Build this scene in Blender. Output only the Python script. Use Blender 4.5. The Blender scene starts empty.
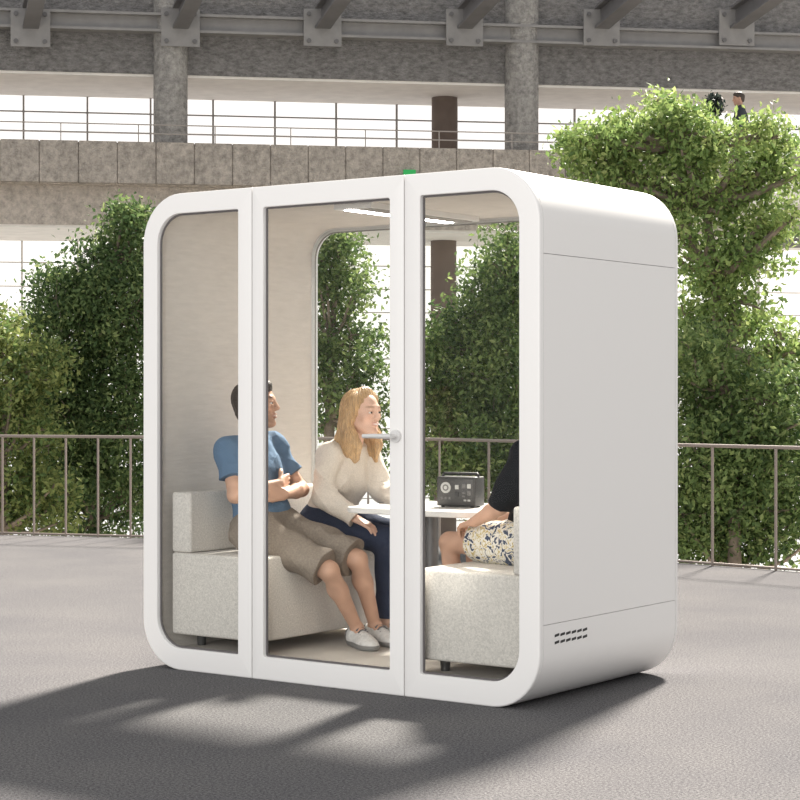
import bpy, bmesh, math, random
import numpy as np
from mathutils import Vector, Matrix
SC = bpy.context.scene
col = SC.collection
SC.view_settings.view_transform = 'Standard'
rad = math.radians
FPX, CZ, HY = 1879.0, 1.354, 390.0

# ---------------------------------------------------------------- frames
def W(cx, d, z):            # camera-frame ground coordinates to the booth's frame
    a, b = cx - .5876, d - 7.886
    return Vector((2.28 + a*.81 - b*.586, a*.586 + b*.81, z))
def PXD(px, py, d):         # point seen at a pixel at a given depth
    return W((px-400)/FPX*d, d, CZ + (HY-py)*d/FPX)
UX, UD, VX, VD = .987, .1616, -.1616, .987
def F(u, v, z):             # across-the-atrium building frame
    return W(-7.66 + UX*u + VX*v, 36 + UD*u + VD*v, z)
def FU(px, v=0.):
    r = (px-400)/FPX
    return (36*r + VD*v*r + 7.66 - VX*v)/(UX - UD*r)
def FZ(px, py, v=0.):
    u = FU(px, v); d = 36 + UD*u + VD*v
    return CZ + (HY-py)*d/FPX

# ---------------------------------------------------------------- materials
def nodes(name):
    m = bpy.data.materials.new(name); m.use_nodes = True
    nt = m.node_tree
    return m, nt, nt.nodes['Principled BSDF']
def M(name, c, rough=.6, var=None, bump=None, metal=0., emis=None, spec=None, attr=None, stretch=None):
    m, nt, b = nodes(name)
    b.inputs['Base Color'].default_value = (*c, 1); b.inputs['Roughness'].default_value = rough
    b.inputs['Metallic'].default_value = metal
    if spec is not None: b.inputs['Specular IOR Level'].default_value = spec
    tc = nt.nodes.new('ShaderNodeTexCoord'); vec = tc.outputs['Object']
    if stretch:
        mp = nt.nodes.new('ShaderNodeMapping'); mp.inputs['Scale'].default_value = stretch
        nt.links.new(vec, mp.inputs['Vector']); vec = mp.outputs['Vector']
    if var:
        sc, am = var[0], var[1]
        n = nt.nodes.new('ShaderNodeTexNoise'); n.inputs['Scale'].default_value = sc; n.inputs['Detail'].default_value = 8
        n.inputs['Roughness'].default_value = .75 if len(var) > 2 else .55
        nt.links.new(vec, n.inputs['Vector'])
        r = nt.nodes.new('ShaderNodeValToRGB')
        r.color_ramp.elements[0].position = .32; r.color_ramp.elements[1].position = .68
        r.color_ramp.elements[0].color = (*[max(0, x*(1-am)) for x in c], 1)
        r.color_ramp.elements[1].color = (*[min(1, x*(1+am)) for x in c], 1)
        nt.links.new(n.outputs['Fac'], r.inputs['Fac'])
        nt.links.new(r.outputs['Color'], b.inputs['Base Color'])
    if attr:
        a = nt.nodes.new('ShaderNodeAttribute'); a.attribute_name = attr
        nt.links.new(a.outputs['Color'], b.inputs['Base Color'])
    if bump:
        n = nt.nodes.new('ShaderNodeTexNoise'); n.inputs['Scale'].default_value = bump[0]; n.inputs['Detail'].default_value = 4
        nt.links.new(vec, n.inputs['Vector'])
        bp = nt.nodes.new('ShaderNodeBump'); bp.inputs['Strength'].default_value = bump[1]; bp.inputs['Distance'].default_value = bump[2]
        nt.links.new(n.outputs['Fac'], bp.inputs['Height']); nt.links.new(bp.outputs['Normal'], b.inputs['Normal'])
    if emis:
        b.inputs['Emission Color'].default_value = (*emis[0], 1); b.inputs['Emission Strength'].default_value = emis[1]
    return m

MAT = {}
MAT['white'] = M('booth_white', (.825, .812, .798), .45, bump=(400, .03, .001))
MAT['seam'] = M('dark_seam', (.03, .03, .03), .7)
MAT['seal'] = M('glass_seal', (.11, .10, .10), .5)
MAT['seal2'] = M('rear_seal', (.34, .32, .30), .5)
MAT['bench'] = M('bench_fabric', (.675, .64, .60), .95, var=(120, .25, 1), bump=(220, .5, .003), spec=.1)
MAT['darkmetal'] = M('dark_metal', (.09, .088, .088), .45, metal=.4)
MAT['pedestal'] = M('pedestal_grey', (.13, .13, .135), .45, metal=.2)
MAT['table'] = M('table_white', (.82, .80, .78), .35)
MAT['steelwhite'] = M('handle_metal', (.72, .71, .70), .3, metal=.3)
MAT['podfloor'] = M('booth_floor', (.50, .465, .43), .95, var=(220, .15), bump=(300, .3, .002))
MAT['concrete'] = M('concrete_grey', (.25, .24, .236), .9, var=(7, .52, 1), bump=(24, .9, .06), stretch=(1, 1, 2.2))
MAT['concrete_warm'] = M('concrete_warm', (.43, .385, .345), .9, var=(8, .42, 1), bump=(24, .9, .05))
MAT['concrete_beige'] = M('concrete_beige', (.54, .48, .43), .9, var=(8, .36, 1), bump=(24, .9, .05))
MAT['concrete_col'] = M('concrete_column', (.35, .335, .32), .9, var=(9, .46, 1), bump=(24, .9, .05))
MAT['soffit'] = M('soffit', (.84, .80, .76), .9, var=(3.0, .06))
MAT['brown'] = M('column_brown', (.17, .13, .11), .8, var=(3, .12))
MAT['steel'] = M('painted_steel', (.155, .15, .155), .5, var=(3, .1))
MAT['steel2'] = M('steel_plate', (.28, .27, .268), .5, var=(4, .1))
MAT['rail'] = M('railing_metal', (.30, .25, .22), .5, metal=.2)
MAT['guard'] = M('guard_metal', (.42, .38, .355), .5, metal=.2)
MAT['mullion'] = M('mullion', (.32, .30, .285), .5)
MAT['mullion2'] = M('mullion_pale', (.62, .59, .56), .5)
MAT['pane'] = M('bright_pane', (.80, .79, .77), .3, emis=((1, .98, .955), .9))  # emission in the pane stands in for white sky beyond the glass
MAT['bark'] = M('bark', (.24, .19, .15), .9, var=(9, .3))
MAT['ground'] = M('lower_ground', (.40, .38, .33), .9, var=(1, .2))
MAT['green_sign'] = M('green_sign', (.02, .32, .08), .4, emis=((.02, .5, .1), .3))
MAT['led'] = M('led', (1, 1, 1), .4, emis=((1, .97, .93), 20.0))
MAT['hub'] = M('hub_black', (.045, .044, .044), .45, bump=(200, .1, .001))
MAT['hub_panel'] = M('hub_panel', (.06, .058, .056), .4)
MAT['hub_white'] = M('hub_white', (.50, .50, .48), .4)
MAT['hub_grey'] = M('hub_grey', (.15, .145, .14), .4)

def carpet():
    m, nt, b = nodes('carpet')
    tc = nt.nodes.new('ShaderNodeTexCoord')
    n1 = nt.nodes.new('ShaderNodeTexNoise'); n1.inputs['Scale'].default_value = 95; n1.inputs['Detail'].default_value = 8; n1.inputs['Roughness'].default_value = .9
    n2 = nt.nodes.new('ShaderNodeTexNoise'); n2.inputs['Scale'].default_value = 1.3; n2.inputs['Detail'].default_value = 5
    for n in (n1, n2): nt.links.new(tc.outputs['Object'], n.inputs['Vector'])
    r1 = nt.nodes.new('ShaderNodeValToRGB'); r1.color_ramp.elements[0].position = .41; r1.color_ramp.elements[1].position = .61
    r1.color_ramp.elements[0].color = (.042, .042, .046, 1); r1.color_ramp.elements[1].color = (.232, .225, .224, 1)
    r2 = nt.nodes.new('ShaderNodeValToRGB'); r2.color_ramp.elements[0].position = .35; r2.color_ramp.elements[1].position = .7
    r2.color_ramp.elements[0].color = (.90, .90, .92, 1); r2.color_ramp.elements[1].color = (1.07, 1.06, 1.05, 1)
    nt.links.new(n1.outputs['Fac'], r1.inputs['Fac']); nt.links.new(n2.outputs['Fac'], r2.inputs['Fac'])
    mx = nt.nodes.new('ShaderNodeMix'); mx.data_type = 'RGBA'; mx.blend_type = 'MULTIPLY'; mx.inputs[0].default_value = 1
    nt.links.new(r1.outputs['Color'], mx.inputs[6]); nt.links.new(r2.outputs['Color'], mx.inputs[7])
    nt.links.new(mx.outputs[2], b.inputs['Base Color'])
    b.inputs['Roughness'].default_value = 1.0; b.inputs['Specular IOR Level'].default_value = .02
    return m
MAT['carpet'] = carpet()
MAT['felt'] = M('felt', (.665, .625, .585), .95, var=(1.0, .07, 1), bump=(1.0, .26, .009), stretch=(9, 9, 52), spec=.1)

def glass():
    m = bpy.data.materials.new('clear_glass'); m.use_nodes = True; nt = m.node_tree; nt.nodes.clear()
    o = nt.nodes.new('ShaderNodeOutputMaterial'); t = nt.nodes.new('ShaderNodeBsdfTransparent'); t.inputs[0].default_value = (.97, .975, .97, 1)
    g = nt.nodes.new('ShaderNodeBsdfGlossy'); g.inputs['Roughness'].default_value = .02
    f = nt.nodes.new('ShaderNodeFresnel'); f.inputs['IOR'].default_value = 1.15
    x = nt.nodes.new('ShaderNodeMixShader')
    nt.links.new(f.outputs[0], x.inputs[0]); nt.links.new(t.outputs[0], x.inputs[1]); nt.links.new(g.outputs[0], x.inputs[2])
    nt.links.new(x.outputs[0], o.inputs['Surface'])
    return m
MAT['glass'] = glass()

def leafmat():
    m = bpy.data.materials.new('leaf'); m.use_nodes = True; nt = m.node_tree; nt.nodes.clear()
    o = nt.nodes.new('ShaderNodeOutputMaterial'); a = nt.nodes.new('ShaderNodeAttribute'); a.attribute_name = 'tint'
    d = nt.nodes.new('ShaderNodeBsdfPrincipled'); d.inputs['Roughness'].default_value = .5; d.inputs['Specular IOR Level'].default_value = .3
    t = nt.nodes.new('ShaderNodeBsdfTranslucent'); x = nt.nodes.new('ShaderNodeMixShader'); x.inputs[0].default_value = .4
    nt.links.new(a.outputs['Color'], d.inputs['Base Color']); nt.links.new(a.outputs['Color'], t.inputs['Color'])
    nt.links.new(d.outputs[0], x.inputs[1]); nt.links.new(t.outputs[0], x.inputs[2]); nt.links.new(x.outputs[0], o.inputs['Surface'])
    return m
MAT['leaf'] = leafmat()

# ---------------------------------------------------------------- objects
def tag(o, label=None, cat=None, group=None, kind=None):
    if label: o['label'] = label
    if cat: o['category'] = cat
    if group: o['group'] = group
    if kind: o['kind'] = kind
    return o
def empty(name, loc, label, cat, group=None):
    o = bpy.data.objects.new(name, None); col.objects.link(o); o.location = loc; o.empty_display_size = .1
    return tag(o, label, cat, group)
def link(name, me, mat, parent=None, smooth=35):
    o = bpy.data.objects.new(name, me); col.objects.link(o)
    if mat: me.materials.append(mat)
    if smooth:
        me.shade_smooth()
        if smooth < 180: me.set_sharp_from_angle(angle=rad(smooth))
    if parent:
        o.parent = parent
        if parent.type == 'EMPTY': o.location = -parent.location
    return o
def mk(name, v, f, mat, parent=None, smooth=35, recalc=True):
    me = bpy.data.meshes.new(name)
    me.from_pydata([tuple(p) for p in v], [], [tuple(q) for q in f])
    if recalc:
        bm = bmesh.new(); bm.from_mesh(me); bmesh.ops.recalc_face_normals(bm, faces=bm.faces); bm.to_mesh(me); bm.free()
    me.update()
    return link(name, me, mat, parent, smooth)
class MB:
    def __init__(s): s.v = []; s.f = []
    def add(s, v, f):
        n = len(s.v); s.v += [Vector(p) for p in v]; s.f += [tuple(i+n for i in q) for q in f]; return s
    def hexa(s, c):
        return s.add(c, [(0,1,2,3),(4,5,6,7),(0,1,5,4),(1,2,6,5),(2,3,7,6),(3,0,4,7)])
    def box(s, x0,x1,y0,y1,z0,z1):
        return s.hexa([(x0,y0,z0),(x1,y0,z0),(x1,y1,z0),(x0,y1,z0),(x0,y0,z1),(x1,y0,z1),(x1,y1,z1),(x0,y1,z1)])
    def fbox(s, u0,u1,v0,v1,z0,z1):
        return s.hexa([F(u0,v0,z0),F(u1,v0,z0),F(u1,v1,z0),F(u0,v1,z0),F(u0,v0,z1),F(u1,v0,z1),F(u1,v1,z1),F(u0,v1,z1)])
    def rbox(s, x0,x1,y0,y1,z0,z1,b,seg=4, mt=None):
        bm = bmesh.new(); bmesh.ops.create_cube(bm, size=1)
        for p in bm.verts: p.co = Vector(((x0+x1)/2+p.co.x*(x1-x0), (y0+y1)/2+p.co.y*(y1-y0), (z0+z1)/2+p.co.z*(z1-z0)))
        bmesh.ops.bevel(bm, geom=list(bm.edges), offset=b, segments=seg, profile=.5, affect='EDGES')
        bm.verts.index_update()
        v = [p.co.copy() for p in bm.verts]
        if mt: v = [mt @ p for p in v]
        f = [[p.index for p in q.verts] for q in bm.faces]; bm.free()
        return s.add(v, f)
    def loft(s, rings, wrap=False, cap=True):
        n = len(rings[0]); v = [p for r in rings for p in r]; f = []
        m = len(rings)
        for i in range(m if wrap else m-1):
            a, b = i*n, ((i+1) % m)*n
            for j in range(n):
                k = (j+1) % n
                f.append((a+j, a+k, b+k, b+j))
        if cap and not wrap:
            f.append(tuple(range(n))); f.append(tuple(range((m-1)*n, m*n)))
        return s.add(v, f)
    def tube(s, path, r, n=8):
        path = [Vector(p) for p in path]
        if not isinstance(r, (list, tuple)): r = [r]*len(path)
        rings = []
        for i, p in enumerate(path):
            t = (path[min(i+1, len(path)-1)] - path[max(i-1, 0)]).normalized()
            ref = Vector((0,0,1)) if abs(t.z) < .9 else Vector((1,0,0))
            a = t.cross(ref).normalized(); b = t.cross(a)
            rings.append([p + (a*math.cos(2*math.pi*k/n) + b*math.sin(2*math.pi*k/n))*r[i] for k in range(n)])
        return s.loft(rings)
    def build(s, name, mat, parent=None, smooth=35): return mk(name, s.v, s.f, mat, parent, smooth)

def rr(x0, x1, z0, z1, r, n=10):
    bl, br, tr, tl = r; out = []
    for (cx, cz, q, a0) in ((x0+bl, z0+bl, bl, 180), (x1-br, z0+br, br, 270), (x1-tr, z1-tr, tr, 0), (x0+tl, z1-tl, tl, 90)):
        for k in range(n+1):
            a = rad(a0 + 90*k/n); out.append((cx+q*math.cos(a), cz+q*math.sin(a)))
    return out
def ring(p, y): return [Vector((x, y, z)) for x, z in p]

# ================================================================= THE BOOTH
PW, PH, PD = 2.28, 2.305, 1.25
pod = empty('meeting_booth', (PW/2, PD/2, 0), 'large white meeting booth with rounded corners and glass front on the carpet', 'booth')
def plate(name, o, ro, i, ri, bevs, y0, y1, parent, mat='white'):
    R_ = []
    def out(k):
        rr_ = [max(.002, q - k*max(bevs)) for q in ro]
        return rr(o[0]+bevs[0]*k, o[1]-bevs[1]*k, o[2]+bevs[2]*k, o[3]-bevs[3]*k, rr_)
    sg = 1 if y1 > y0 else -1
    b = max(bevs)
    R_.append(ring(out(0), y1))
    for t in (0, .2, .4, .6, .8, 1.):
        a = t*math.pi/2
        R_.append(ring(out(1-math.cos(a)), y0 + sg*b*(1-math.sin(a))))
    e = .002
    R_.append(ring(rr(i[0]-e, i[1]+e, i[2]-e, i[3]+e, [q+e for q in ri]), y0))
    R_.append(ring(rr(*i, ri), y0+sg*e))
    R_.append(ring(rr(*i, ri), y1))
    mb = MB(); mb.loft(R_, wrap=True)
    return mb.build(name, MAT[mat], parent, 40)
def pane(i, ri, y, parent, name='glass_pane', th=.008):
    e = .012
    p = rr(i[0]-e, i[1]+e, i[2]-e, i[3]+e, [q+e for q in ri])
    return MB().loft([ring(p, y), ring(p, y+th)]).build(name, MAT['glass'], parent, 35)
def seal(i, ri, y, parent, w=.009, mat='seal'):
    a = rr(*i, ri); b = rr(i[0]+w, i[1]-w, i[2]+w, i[3]-w, [max(.002, q-w) for q in ri])
    return MB().loft([ring(a, y), ring(b, y), ring(b, y+.006), ring(a, y+.006)], wrap=True).build('glass_seal', MAT[mat], parent, 35)

RO = .24; s_ = .003; BV = .009
spec = [('fixed_frame', (0, .6975, 0, PH), (RO, s_, s_, RO), (.095, .614, .105, 2.208), (.145, .01, .01, .145), (BV, .002, BV, BV)),
        ('door', (.7025, 1.5775, 0, PH), (s_,)*4, (.768, 1.500, .108, 2.208), (.012,)*4, (.002, .002, BV, BV)),
        ('fixed_frame', (1.5825, PW, 0, PH), (s_, RO, RO, s_), (1.665, 2.178, .108, 2.208), (.01, .145, .145, .01), (.002, BV, BV, BV))]
for nm, o, ro, i, ri, bv in spec:
    fr = plate(nm, o, [max(q, .03) if q > .1 else q for q in ro], i, ri, bv, 0, .03, pod)
    pane(i, ri, .030, fr); seal(i, ri, .022, fr)
    if nm == 'door':
        door = fr
bi = (.105, PW-.105, .115, 2.20); br_ = (.145,)*4
bf = plate('rear_frame', (0, PW, 0, PH), (RO,)*4, bi, br_, (BV,)*4, PD, PD-.03, pod)
pane(bi, br_, PD-.038, bf); seal(bi, br_, PD-.028, bf, .006, 'seal2')
# dark strips closing the gaps between the front frames
for gx in (.70, 1.58):
    MB().box(gx-.02, gx+.02, .0305, .034, .02, PH-.02).build('gap_strip', MAT['seam'], pod, 0)
# lever handle
h = MB()
hx, hz = 1.538, 1.15
h.tube([(hx, 0, hz), (hx, -.012, hz)], .028, 24)
h.tube([(hx, -.01, hz), (hx, -.055, hz)], .011, 14)
h.tube([(hx+.012, -.055, hz), (hx-.02, -.056, hz), (hx-.09, -.056, hz), (hx-.145, -.054, hz-.001)], [.0115, .0115, .0105, .0095], 14)
h.build('door_handle', MAT['steelwhite'], door, 40)

# outer shell in pieces with fine seams
def seg(pts_o, pts_i, y0, y1, name, mat, parent):
    v = []; f = []; n = len(pts_o)
    for (x, z) in pts_o: v += [(x, y0, z), (x, y1, z)]
    for (x, z) in pts_i: v += [(x, y0, z), (x, y1, z)]
    q = 2*n
    for k in range(n-1):
        f += [(2*k, 2*k+1, 2*k+3, 2*k+2), (q+2*k, q+2*k+1, q+2*k+3, q+2*k+2), (2*k, 2*k+2, q+2*k+2, q+2*k), (2*k+1, 2*k+3, q+2*k+3, q+2*k+1)]
    f += [(0, 1, q+1, q), (2*n-2, 2*n-1, q+2*n-1, q+2*n-2)]
    return mk(name, v, f, mat, parent, 30)
def arc(cx, cz, r, a0, a1, n=14): return [(cx+r*math.cos(rad(a0+(a1-a0)*k/n)), cz+r*math.sin(rad(a0+(a1-a0)*k/n))) for k in range(n+1)]
ya, yb, th = .0318, PD-.0335, .03
zt, zb = 1.930, .362
def shell_top(i): return [(PW-i, zt+.0012)] + arc(PW-RO, PH-RO, RO-i, 0, 90) + arc(RO, PH-RO, RO-i, 90, 180) + [(i, zt+.0012)]
def shell_bot(i): return [(i, zb-.0012)] + arc(RO, RO, RO-i, 180, 270) + arc(PW-RO, RO, RO-i, 270, 360) + [(PW-i, zb-.0012)]
seg(shell_top(0), shell_top(th), ya, yb, 'roof_shell', MAT['white'], pod)
base = seg(shell_bot(0), shell_bot(th), ya, yb, 'base_shell', MAT['white'], pod)
for x0, x1 in ((PW, PW-th), (0, th)):
    seg([(x0, zb+.0012), (x0, zt-.0012)], [(x1, zb+.0012), (x1, zt-.0012)], ya, yb, 'side_panel', MAT['white'], pod)
a = rr(.032, PW-.032, .032, PH-.032, (RO-.032,)*4); b = rr(.085, PW-.085, .08, PH-.085, (.155,)*4)
MB().loft([ring(a, .0345), ring(b, .0345), ring(b, yb+.003), ring(a, yb+.003)], wrap=True).build('felt_lining', MAT['felt'], pod, 40)
MB().box(.10, PW-.10, .036, PD-.036, .081, .10).build('booth_floor', MAT['podfloor'], pod, 0)
# ventilation slots low on the side
vg = MB()
for row in range(2):
    for k in range(6):
        y = .122 + k*.047; z = .312 - row*.030
        vg.hexa([(PW-.004, y, z-.009), (PW+.0008, y, z-.009), (PW+.0008, y+.037, z-.005), (PW-.004, y+.037, z-.005),
                 (PW-.004, y, z+.002), (PW+.0008, y, z+.002), (PW+.0008, y+.037, z+.006), (PW-.004, y+.037, z+.006)])
vg.build('vent_slots', MAT['seam'], base, 0)
# ceiling light
lt = MB().box(1.03, 1.25, .20, 1.10, 2.195, 2.221).build('ceiling_light', MAT['white'], pod, 0)
MB().box(1.07, 1.115, .23, 1.07, 2.191, 2.1955).build('light_strip', MAT['led'], lt, 0)
MB().box(1.15, 1.23, .23, 1.07, 2.192, 2.1955).build('air_grille', MAT['seal2'], lt, 0)

# ================================================================= BENCHES
def bench(x0, x1, bx0, bx1, label):
    t = empty('bench', ((x0+x1)/2, .6, .10), label, 'bench', 'upholstered benches in the booth')
    MB().rbox(x0, x1, .07, 1.15, .160, .56, .015).build('seat', MAT['bench'], t, 60)
    MB().rbox(bx0, bx1, .07, 1.15, .561, .855, .015).build('backrest', MAT['bench'], t, 60)
    for lx in (x0+.09, x1-.09):
        for ly in (.19, 1.05):
            MB().tube([(lx, ly, .10), (lx, ly, .165)], [.020, .026], 14).build('leg', MAT['darkmetal'], t)
bench(.125, .70, .125, .25, 'beige fabric bench under the man in blue and the blonde woman')
bench(1.58, 2.185, 2.10, 2.185, 'beige fabric bench under the person in patterned shorts')

# ================================================================= TABLE
tb = empty('table', (1.19, .83, .10), 'white table with rounded corners between the two benches', 'table')
def xy(p, z): return [Vector((x, y, z)) for x, y in p]
def tp(k): return rr(.815+k, 1.60-k, .50+k, 1.175-k, (.13-k, .13-k, .03-k, .03-k))
MB().loft([xy(tp(.004), .758), xy(tp(0), .762), xy(tp(0), .781), xy(tp(.004), .785)]).build('tabletop', MAT['table'], tb, 40)
MB().tube([(1.155, .82, .112), (1.155, .82, .758)], .034, 20).build('pedestal', MAT['pedestal'], tb)
MB().tube([(1.155, .82, .10), (1.155, .82, .108), (1.155, .82, .115)], [.16, .16, .04], 32).build('base', MAT['pedestal'], tb)

# black power hub on the table
hb = empty('power_hub', (1.30, .86, .785), 'small black box with sockets and pale dial standing on the table', 'power box')
mt = Matrix.Translation((1.30, .86, .785)) @ Matrix.Rotation(rad(8), 4, 'Z') @ Matrix.Scale(.88, 4)
hbody = MB().rbox(-.118, .118, -.06, .06, .006, .168, .006, 3, mt).build('body', MAT['hub'], hb, 40)
MB().rbox(-.108, .108, -.0635, -.055, .016, .158, .002, 2, mt).build('front_panel', MAT['hub_panel'], hb, 40)
hd = MB(); hd.tube([mt @ Vector(p) for p in ((-.108, 0, .156), (-.108, 0, .178), (-.102, 0, .184), (.102, 0, .184), (.108, 0, .178), (.108, 0, .156))], .0075, 10)
hd.build('handle', MAT['hub'], hb, 50)
def disc(x, z, r, y, name, mat, n=24):
    MB().tube([mt @ Vector((x, y+.004, z)), mt @ Vector((x, y, z))], r, n).build(name, MAT[mat], hb, 40)
disc(-.060, .108, .027, -.0665, 'dial', 'hub_white'); disc(-.060, .108, .016, -.068, 'dial_face', 'hub_grey'); disc(-.060, .108, .009, -.069, 'dial_hub', 'hub_white')
for kx, kz, mm in ((.008, .112, 'hub_white'), (.008, .072, 'hub'), (.050, .118, 'hub_grey'), (.082, .118, 'hub_white'), (.082, .079, 'hub_grey')):
    MB().rbox(kx-.011, kx+.011, -.067, -.06, kz-.012, kz+.012, .002, 2, mt).build('socket', MAT[mm], hb, 40)
for kx, kz in ((.050, .08), (.050, .062), (.058, .04), (.082, .04)):
    MB().rbox(kx-.008, kx+.008, -.067, -.06, kz-.005, kz+.005, .0015, 1, mt).build('port', MAT['hub_white' if kz < .05 else 'hub_grey'], hb, 40)
for kx in (-.083, -.060, -.037):
    disc(kx, .050, .006, -.0665, 'button', 'hub_grey', 12)
for kx in (-.09, .09):
    for ky in (-.04, .04):
        MB().tube([mt @ Vector((kx, ky, 0)), mt @ Vector((kx, ky, .008))], .009, 10).build('foot', MAT['seam'], hb)

# ================================================================= PEOPLE (signed-distance modelling, one surface per body)
V3 = lambda p: np.array(p, dtype=np.float64)
def nz(a): a = V3(a); return a/np.linalg.norm(a)
class Vol:
    def __init__(s, lo, hi, h):
        s.lo = V3(lo); s.h = h; s.n = np.ceil((V3(hi)-s.lo)/h).astype(int)+1
        s.f = np.full(tuple(s.n), 1., np.float32)
    def sub(s, lo, hi):
        i0 = np.maximum(np.floor((lo-s.lo)/s.h).astype(int), 0); i1 = np.minimum(np.ceil((hi-s.lo)/s.h).astype(int)+1, s.n)
        sl = tuple(slice(a, b) for a, b in zip(i0, i1))
        ax = [(s.lo[k] + s.h*np.arange(i0[k], i1[k])).astype(np.float32) for k in range(3)]
        return sl, ax[0][:, None, None], ax[1][None, :, None], ax[2][None, None, :]
    def add(s, p, infl=0.):
        t = p[0]; neg = t[0] == '-'; tt = t[-1]; k = p[-1]
        lo, hi = pb(p, infl); m = k + .02
        sl, X, Y, Z = s.sub(lo-m, hi+m)
        if tt in 'ck':
            a, b, ra, rb = V3(p[1]), V3(p[2]), p[3]+infl, p[4]+infl
            ba = b-a; L2 = float(ba@ba)
            px, py, pz = X-a[0], Y-a[1], Z-a[2]
            dt = (px*ba[0]+py*ba[1]+pz*ba[2])/L2
            h = np.clip(dt, 0, 1)
            d = np.sqrt((px-h*ba[0])**2+(py-h*ba[1])**2+(pz-h*ba[2])**2) - (ra+(rb-ra)*h)
            if tt == 'k': d = np.maximum(d, (dt-1)*math.sqrt(L2))
        else:
            c, r, R_ = V3(p[1]), V3(p[2])+infl, p[3]
            px, py, pz = X-c[0], Y-c[1], Z-c[2]
            q = [(px*R_[0, k_]+py*R_[1, k_]+pz*R_[2, k_]) for k_ in range(3)]
            k0 = np.sqrt(sum((q[i]/r[i])**2 for i in range(3)))+1e-9
            k1 = np.sqrt(sum((q[i]/r[i]**2)**2 for i in range(3)))+1e-9
            d = k0*(k0-1)/k1
        g = s.f[sl]
        if neg:
            d = -d; hh = np.maximum(k-np.abs(g-d), 0)/k
            s.f[sl] = np.maximum(g, d)+hh*hh*k*.25
        else:
            hh = np.maximum(k-np.abs(g-d), 0)/k
            s.f[sl] = np.minimum(g, d)-hh*hh*k*.25
    def near(s, w=.05):
        ii = np.nonzero(np.abs(s.f) < w)
        return ii, s.lo[0]+s.h*ii[0], s.lo[1]+s.h*ii[1], s.lo[2]+s.h*ii[2]
    def disp(s, fn):
        ii, x, y, z = s.near(); s.f[ii] += fn(x, y, z).astype(np.float32)
    def cut(s, pt, n):
        n = nz(n); ii, x, y, z = s.near(.6)
        d = (x-pt[0])*n[0]+(y-pt[1])*n[1]+(z-pt[2])*n[2]
        s.f[ii] = np.maximum(s.f[ii], d.astype(np.float32))
    def nets(s):
        f = s.f; S = f < 0
        c = np.zeros(tuple(s.n-1), np.uint8)
        for i in (0, 1):
            for j in (0, 1):
                for k in (0, 1):
                    c += S[i:S.shape[0]-1+i, j:S.shape[1]-1+j, k:S.shape[2]-1+k]
        act = (c > 0) & (c < 8); ai = np.argwhere(act)
        idx = np.full(act.shape, -1, np.int32); idx[act] = np.arange(len(ai))
        acc = np.zeros((len(ai), 3)); cnt = np.zeros(len(ai))
        cs = [(i, j, k) for i in (0, 1) for j in (0, 1) for k in (0, 1)]
        for A in cs:
            for ax in range(3):
                if A[ax] == 0:
                    B = list(A); B[ax] = 1
                    fa = f[ai[:, 0]+A[0], ai[:, 1]+A[1], ai[:, 2]+A[2]].astype(np.float64); fb = f[ai[:, 0]+B[0], ai[:, 1]+B[1], ai[:, 2]+B[2]].astype(np.float64)
                    m = (fa < 0) != (fb < 0); t = np.where(m, fa/np.where(m, fa-fb, 1), 0)
                    p = np.array(A)[None, :]+t[:, None]*(np.array(B)-np.array(A))[None, :]
                    acc += np.where(m[:, None], p, 0); cnt += m
        vv = s.lo+s.h*(ai+acc/cnt[:, None]); quads = []
        for ax in range(3):
            a1, a2 = (ax+1) % 3, (ax+2) % 3
            sa = [slice(None)]*3; sb = [slice(None)]*3
            sa[ax] = slice(0, -1); sb[ax] = slice(1, None)
            for q in (a1, a2): sa[q] = slice(1, -1); sb[q] = slice(1, -1)
            A, B = S[tuple(sa)], S[tuple(sb)]
            e = np.argwhere(A != B); ins = A[tuple(e.T)]
            e[:, a1] += 1; e[:, a2] += 1
            def g(d1, d2):
                k = e.copy(); k[:, a1] += d1; k[:, a2] += d2; return idx[k[:, 0], k[:, 1], k[:, 2]]
            Q = np.stack([g(-1, -1), g(0, -1), g(0, 0), g(-1, 0)], 1)
            Q[~ins] = Q[~ins][:, ::-1]; quads.append(Q)
        return vv, np.concatenate(quads)
def pb(p, infl=0.):
    if p[0][-1] in 'ck':
        a, b = V3(p[1]), V3(p[2]); r = max(p[3], p[4])+infl
        return np.minimum(a, b)-r, np.maximum(a, b)+r
    c = V3(p[1]); r = max(p[2])+infl; return c-r, c+r
def sdf_mesh(name, prims, h, mat, parent, infl=0., disp=None, cuts=(), colfn=None, post=()):
    B = [pb(p, infl) for p in prims if p[0][0] != '-']
    lo = np.min([b[0] for b in B], 0)-.03-h; hi = np.max([b[1] for b in B], 0)+.03+h
    v = Vol(lo, hi, h)
    for p in prims: v.add(p, infl if p[0][0] != '-' else 0)
    if disp: v.disp(disp)
    for c in cuts: v.cut(*c)
    for p in post: v.add(p)
    vv, q = v.nets()
    me = bpy.data.meshes.new(name); me.from_pydata(vv.tolist(), [], q.tolist()); me.update()
    if colfn:
        ca = me.color_attributes.new('tint', 'FLOAT_COLOR', 'POINT')
        ca.data.foreach_set('color', np.concatenate([colfn(vv), np.ones((len(vv), 1))], 1).astype(np.float32).ravel())
    return link(name, me, mat, parent, 180)

MAT['skin'] = M('skin', (.6, .4, .3), .5, attr='tint', spec=.3)
MAT['eye_white'] = M('eye_white', (.70, .67, .64), .25)
MAT['iris'] = M('iris', (.05, .035, .025), .2)
MAT['lace'] = M('shoe_lace', (.13, .13, .14), .8)
def cloth(name, c, var=(90, .06), bump=(16, .7, .016)): return M(name, c, .9, var=var, bump=bump, spec=.15)

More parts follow.
